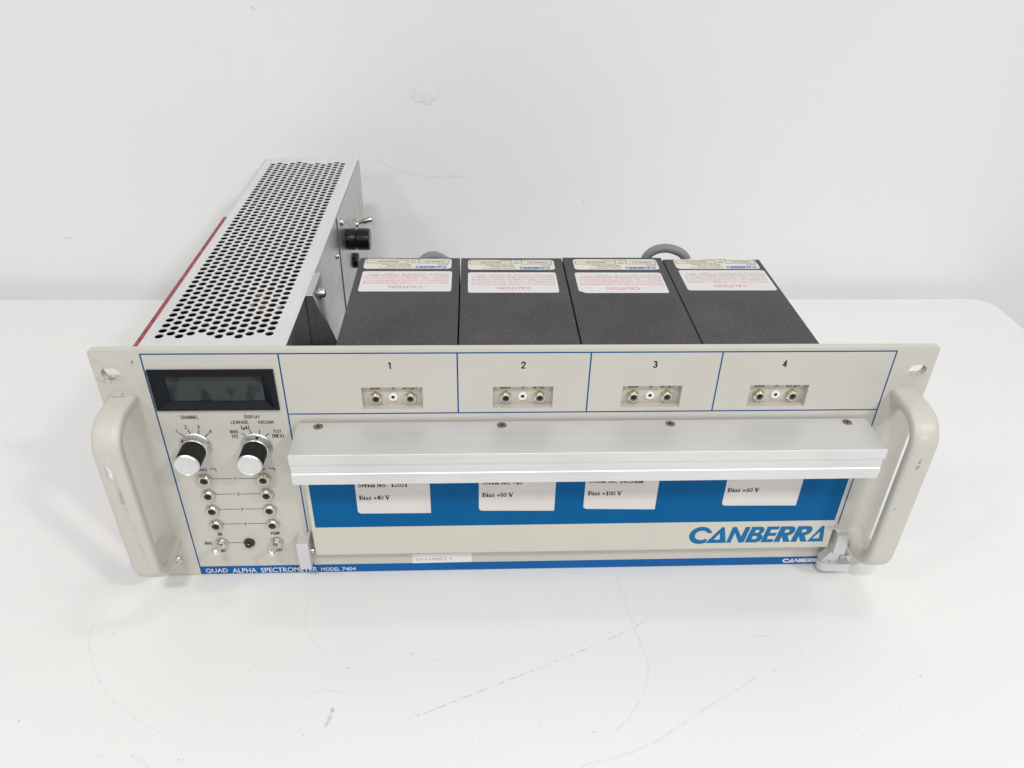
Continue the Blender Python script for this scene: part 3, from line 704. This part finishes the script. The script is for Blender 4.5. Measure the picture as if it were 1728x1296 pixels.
# ---- latches beside the door
la = empty('latch', (0, 0, 0), T); la['label'] = 'plain aluminium latch block'
MB('latch_aluminium').box(-143.2, -135.6, -12.4, -.03, 16.2, 38.6).build('block', la, bevel=.4)
MB('steel').lathe([(2.2, 0), (2.2, 2.4)], (-135.6, -6.4, 27.4), 'x', 18).build('pin', la, bevel=.3)
lb = empty('latch', (0, 0, 0), T); lb['label'] = 'swung-down aluminium latch with a rounded lever'
MB('latch_aluminium').box(211.4, 219.7, -12.4, -.03, 21.5, 38.4).build('block', lb, bevel=.4)
MB('latch_aluminium').prism([(203.6, 43.4), (215.8, 42.6), (219.4, 38.5), (211.6, 38.5), (209.5, 42.2)], 'y', -8.1, -9.8).build('hook_plate', lb, bevel=.15)
lev = [(226.2, -12.6), (226.2, -2.2), (212.0, -2.2)] + [(210.8+5.2*math.cos(math.radians(a)), -7.4+5.2*math.sin(math.radians(a))) for a in range(90, 271, 15)] + [(212.0, -12.6)]
MB('latch_aluminium').prism(lev, 'z', 5.6, 12.2).build('lever', lb, bevel=.45)
MB('latch_aluminium').prism([(206.6, 12.3), (217.6, 12.3), (219.4, 21.4), (211.6, 21.4)], 'y', -9.6, -3.0).build('link_plate', lb, bevel=.3)
MB('steel').lathe([(2.3, 0), (2.3, .9), (1.6, 1.3), (.9, 1.0)], (211.5, -9.6+1.6, 12.15), 'z', 18).build('pivot_pin', lb)
MB('latch_aluminium').box(221.5, 229.0, -6.0, -.03, 5.0, 13.5).build('stop_block', lb, bevel=.4)

# ---- chassis behind the panel
MB('inner_dark').box(-113.0, 190.0, PT+2.3, 160, 1.0, 58).build('vacuum_chamber', T, bevel=.6)

# ---- four black preamplifier modules
MZ = 156.0
MX = (-113.7, -38.35, 38.4, 114.9, 190.2)
SER = ('9862729', '9862740', '9862745', '9862754')
MBK = (167.4, 167.7, 168.6, 166.0)
for i in range(4):
    x0, x1 = MX[i]+.45, MX[i+1]-.45; yb = MBK[i]; zt = MZ - (0, .15, 0, .25)[i]
    md = empty('preamplifier_module', ((x0+x1)/2, 60, 58.2), T); md['label'] = 'black preamplifier module numbered %s' % SER[i]
    inv = (-(x0+x1)/2, -60, -58.2)
    def sub(o): o.location = tuple(v*S for v in inv); return o
    sub(MB('module_black').box(x0, x1, PT+2.4, yb, 58.2, zt).build('case', md, bevel=.5))
    lx0, lx1, ly0, ly1 = ((-109.2, -44.9, 148.2, 165.4), (-32.7, 31.5, 147.0, 164.0), (46.0, 109.4, 146.9, 165.0), (122.6, 186.0, 148.9, 165.5))[i]
    cx0, cx1, cy0, cy1 = ((-108.6, -44.2, 111.8, 143.9), (-32.6, 31.2, 110.1, 142.4), (45.0, 108.5, 109.2, 141.8), (122.8, 187.2, 113.6, 146.6))[i]
    sub(plate('name_plate', [rrect(lx0, lx1, ly0, ly1, 3.2)], .1, 'label_cream', md, 'top', zt+.14))
    cl = rrect(cx0, cx1, cy0, cy1, 2.2)
    if i == 2:                                             # torn corner
        cl = [p for p in cl if not (p[0] < cx0+4.2 and p[1] < cy0+3)] + [(cx0, cy0+3.6), (cx0+1.8, cy0+2.2), (cx0+4.4, cy0)]
        cc = ((cx0+cx1)/2, (cy0+cy1)/2); cl.sort(key=lambda p: math.atan2((p[1]-cc[1])/(cy1-cy0), (p[0]-cc[0])/(cx1-cx0)))
    sub(plate('caution_label', [cl], .1, 'label_white', md, 'top', zt+.14))
    z = zt+.2
    def tl(t, x0, x1, y0, y1, mat, bold=.01): return sub(lettering(t, (x0, x1, y0, y1), mat, md, 'top', z, bold, flip=True))
    dx, dy = cx0+108.6, cy0-111.8
    tl('CAUTION', -88.0+dx, -64.8+dx, 116.6+dy, 120.6+dy, 'print_red', .0)
    for k, (t, a, b) in enumerate((('Read instruction manual before attempting', -106.4, -46.9), ('installation or removal of Preamp from a', -106.0, -46.6), ('detector. High voltage discharge requires at', -106.2, -46.3), ('least five minutes after detector bias is', -105.6, -46.3), ('reduced to zero volts (H V Supply \u201cON\u201d)', -104.0, -46.4))):
        tl(t, a+dx, b+dx, 123.6+dy+k*3.55, 126.2+dy+k*3.55, 'print_red', .0)
    dx, dy = lx0+109.2, ly0-148.2
    n0 = len(md.children)
    logo((-71.2+dx, -48.6+dx, 149.1+dy, 152.9+dy), 'plate_blue', md, 'top', z, flip=True)
    for o in md.children:
        if o.name.startswith('logo_letter'): sub(o)
    for (t, a, b, y0) in (('Canberra Industries, Inc.', -98.6, -74.0, 149.4), ('One State Street', -92.0, -74.4, 151.9), ('Meriden, CT 06450', -96.4, -75.4, 154.4)):
        tl(t, a+dx, b+dx, y0+dy, y0+1.9+dy, 'label_outline')
    tl('MODEL', -55.4+dx, -47.6+dx, 154.6+dy, 156.2+dy, 'label_outline'); tl('SER', -76.0+dx, -71.0+dx, 158.2+dy, 159.8+dy, 'label_outline'); tl('NO.', -75.6+dx, -71.4+dx, 160.6+dy, 162.2+dy, 'label_outline')
    for (a, b) in ((-108.0, -77.0), (-69.7, -46.6)):
        sub(plate('number_box', [rect(a+dx, b+dx, 157.3+dy, 163.2+dy), rect(a+.5+dx, b-.5+dx, 157.8+dy, 162.7+dy)], 0, 'label_outline', md, 'top', z))
        sub(plate('number_field', [rect(a+.55+dx, b-.55+dx, 157.85+dy, 162.65+dy)], 0, 'label_box', md, 'top', z-.03))
    tl(SER[i], -99.6+dx, -84.4+dx, 159.1+dy, 161.6+dy, 'label_outline'); tl('7404-01', -64.6+dx, -50.2+dx, 159.1+dy, 161.6+dy, 'label_outline')
    tl('MADE IN U.S.A.', -86.6+dx, -68.7+dx, 163.7+dy, 165.0+dy, 'label_outline', .02)

# ---- grey cables arching out behind the modules
def cable(pts, r, name, label):
    path = []
    for i in range(len(pts)-1):
        p0, p1, p2, p3 = (Vector(pts[max(i-1, 0)]), Vector(pts[i]), Vector(pts[i+1]), Vector(pts[min(i+2, len(pts)-1)]))
        for k in range(8):
            t = k/8; path.append(.5*((2*p1)+(p2-p0)*t+(2*p0-5*p1+4*p2-p3)*t*t+(3*p1-p0-3*p2+p3)*t**3))
    path.append(Vector(pts[-1]))
    sec = [(r*math.cos(2*math.pi*k/16), r*math.sin(2*math.pi*k/16)) for k in range(16)]
    c = MB('cable_grey').sweep(path, sec, (0, 1, 0.02)).build(name, T, smooth=70, label=label); return c
c = cable([(141, 172, 128), (140, 175, 144), (137, 177, 150.5), (131.5, 178.5, 155.8), (121, 180, 158.6), (111, 181, 155.9), (105, 181, 148), (102, 180, 130), (101, 178, 90), (96, 180, 40)], 3.5, 'cable', 'grey cable arching behind the module whose caution label has a torn corner')
MB('gland_white').lathe([(4.2, 0), (4.2, 4), (3.4, 5.5)], (139.0, 175.5, 146.5), (-.35, .1, .93), 20).build('strain_relief', c)
c = cable([(-72, 172, 126), (-71, 175, 140), (-68.5, 178, 147.5), (-60.5, 179.5, 152.0), (-51, 181, 147.5), (-47, 181, 140), (-45, 180, 100), (-40, 180, 45)], 3.7, 'cable', 'grey cable barely rising behind the module beside the perforated box')
MB('gland_white').lathe([(4.2, 0), (4.2, 4), (3.6, 5.5)], (-70.4, 175.5, 144.5), (.2, .2, .95), 20).build('strain_relief', c)

# ---- perforated power supply box
pb = empty('power_supply_box', (-179, 180, 0), T)
def pbp(o): o.location = tuple(v*S for v in (179, -180, 0)); return o
BZ, BX0, BX1, BY0, BY1 = 171.0, -219.7, -136.3, PT+.3, 357.0
starts = (25.2, 28.45, 25.2, 28.4, 31.7, 28.4, 25.0, 28.1, 24.9, 28.0, 31.2, 27.9)
ends = (337.0, 340.2, 336.9, 340.1, 343.3, 340.0, 336.7, 339.8, 336.7, 339.7, 343.0, 339.8)
loops = [rrect(BX0, BX1, BY0, BY1, 1.2, 3)]
for k in range(12):
    x = -211.4 + 5.71*k; n = round((ends[k]-starts[k])/6.496)
    for j in range(n+1): loops.append(circle(x, starts[k] + (ends[k]-starts[k])*j/n, 2.5, 14))
pbp(plate('perforated_cover', loops, .5, 'cover_aluminium', pb, 'top', BZ, bevel=0))
pbp(MB('side_aluminium').box(BX1-1.4, BX1-.05, BY0, 210.4, 2.0, BZ-.54).build('front_side', pb, bevel=.2))
pbp(MB('side_aluminium').box(BX1-1.4, BX1+.75, 211.2, BY1-.3, 2.0, BZ-.9).build('rear_side', pb, bevel=.3))
pbp(MB('side_aluminium').box(BX0+.1, BX1-1.6, BY1-1.5, BY1-.2, 2.0, BZ-.56).build('back_side', pb, bevel=.2))
pbp(MB('edge_red').box(BX0-3.3, BX0-.25, BY0, 211.3, 2.0, BZ-.5).build('side_plate', pb, bevel=.2, label='red painted side plate edge'))
pbp(MB('edge_grey').box(BX0-2.9, BX0-.25, 211.35, BY1-2.2, 2.0, BZ-.5).build('side_plate', pb, bevel=.2, label='bare grey side plate edge'))
inn = MB('hole_shade_black').box(BX0+.3, BX1-1.8, BY0+2, BY1-1.8, 4, 150).box(BX0+.1, BX0+.9, BY0+2, BY1-1.8, 150.02, 170.3).box(BX1-2.6, BX1-1.8, BY0+2, BY1-1.8, 150.02, 170.3)  # black block and walls added inside so the holes look deep and dark
pbp(inn.build('hole_shade_liner', pb))
# parts glimpsed through the holes
for (x, y, r, mt_) in ((-168.4, 91, 2.6, 'capacitor_orange'), (-157, 86, 2.2, 'nut_nickel'), (-153, 72, 2.0, 'steel'), (-171.6, 76, 1.8, 'nut_nickel')):
    pbp(MB(mt_).lathe([(r, 0), (r, 14.4), (r*.7, 15.0)], (x, y, 150.05), 'z', 14).build('component', pb))
def bolt(x, y, z, r):
    return pbp(MB('steel').lathe([(r*1.25, 0), (r*1.25, .5), (r, .6), (r*.95, 1.6), (r*.6, 2.2), (.2, 2.3)], (x, y, z), 'x', 22).build('screw', pb, smooth=50))
bolt(BX1+.75, 228, 159.5, 3.0); bolt(BX1-.05, 197.5, 143.5, 2.2)
BXS = BX1+.75
k2 = MB('plastic_black').lathe([(8.6, 0), (9.0, .6), (9.0, 7.4), (8.3, 8.0), (8.0, 8.6), (9.0, 9.2)] + [(9.2, 10.0), (9.2, 18.6), (8.6, 19.3)], (BXS, 247, 136.8), 'x', 48, wob=lambda i, r, t: (.955 if (i % 8) < 2 and t > 9 else 1.0))
k2.mat('trimmer_grey').lathe([(6.6, 19.3), (6.4, 19.6)], (BXS, 247, 136.8), 'x', 32)
pbp(k2.build('side_knob', pb, smooth=30, label='black round knob on the box side'))
pbp(MB('plastic_black').lathe([(6.8, 0), (6.8, 3.4), (6.2, 4.6), (3, 5.2)], (BXS, 269.5, 107), 'x', 28).build('fuse_cap', pb, smooth=40))
tg = MB('nut_nickel').prism([(289+p[0], 132.9+p[1]) for p in hexa(5.0, 10)], 'x', BXS+.02, BXS+2.2).mat('brass_nickel').lathe([(2.9, 2.2), (2.9, 4.4), (1.9, 4.6)], (BXS, 289, 132.9), 'x', 20)
tg.mat('steel').lathe([(1.5, 4.0), (1.7, 8.0), (2.7, 9.5), (2.8, 16.0), (2.0, 17.6), (.3, 18.2)], (BXS, 289, 132.9), (1, .02, .30), 24)
pbp(tg.build('toggle_lever', pb, smooth=40))

# ---- corner bracket between the box and the panel
br = empty('corner_bracket', (0, 0, 0), T)
MB('side_aluminium').box(-136.0, -131.6, 75.3, 109.0, 60, 171.8).build('long_flange', br, bevel=.3)
MB('side_aluminium').prism([(-131.5, 60), (-131.5, 171.8), (-129.4, 166.0), (-120.4, 137.6), (-115.0, 120), (-115.0, 60)], 'y', 75.2, 78.6).build('cross_flange', br, bevel=.3)
MB('steel').lathe([(4.3, 0), (4.3, .9), (3.2, 1.0), (3.2, 2.0), (2.6, 3.2), (.3, 3.7)], (-131.6, 100.5, 160.5), 'x', 24).build('screw', br, smooth=45)
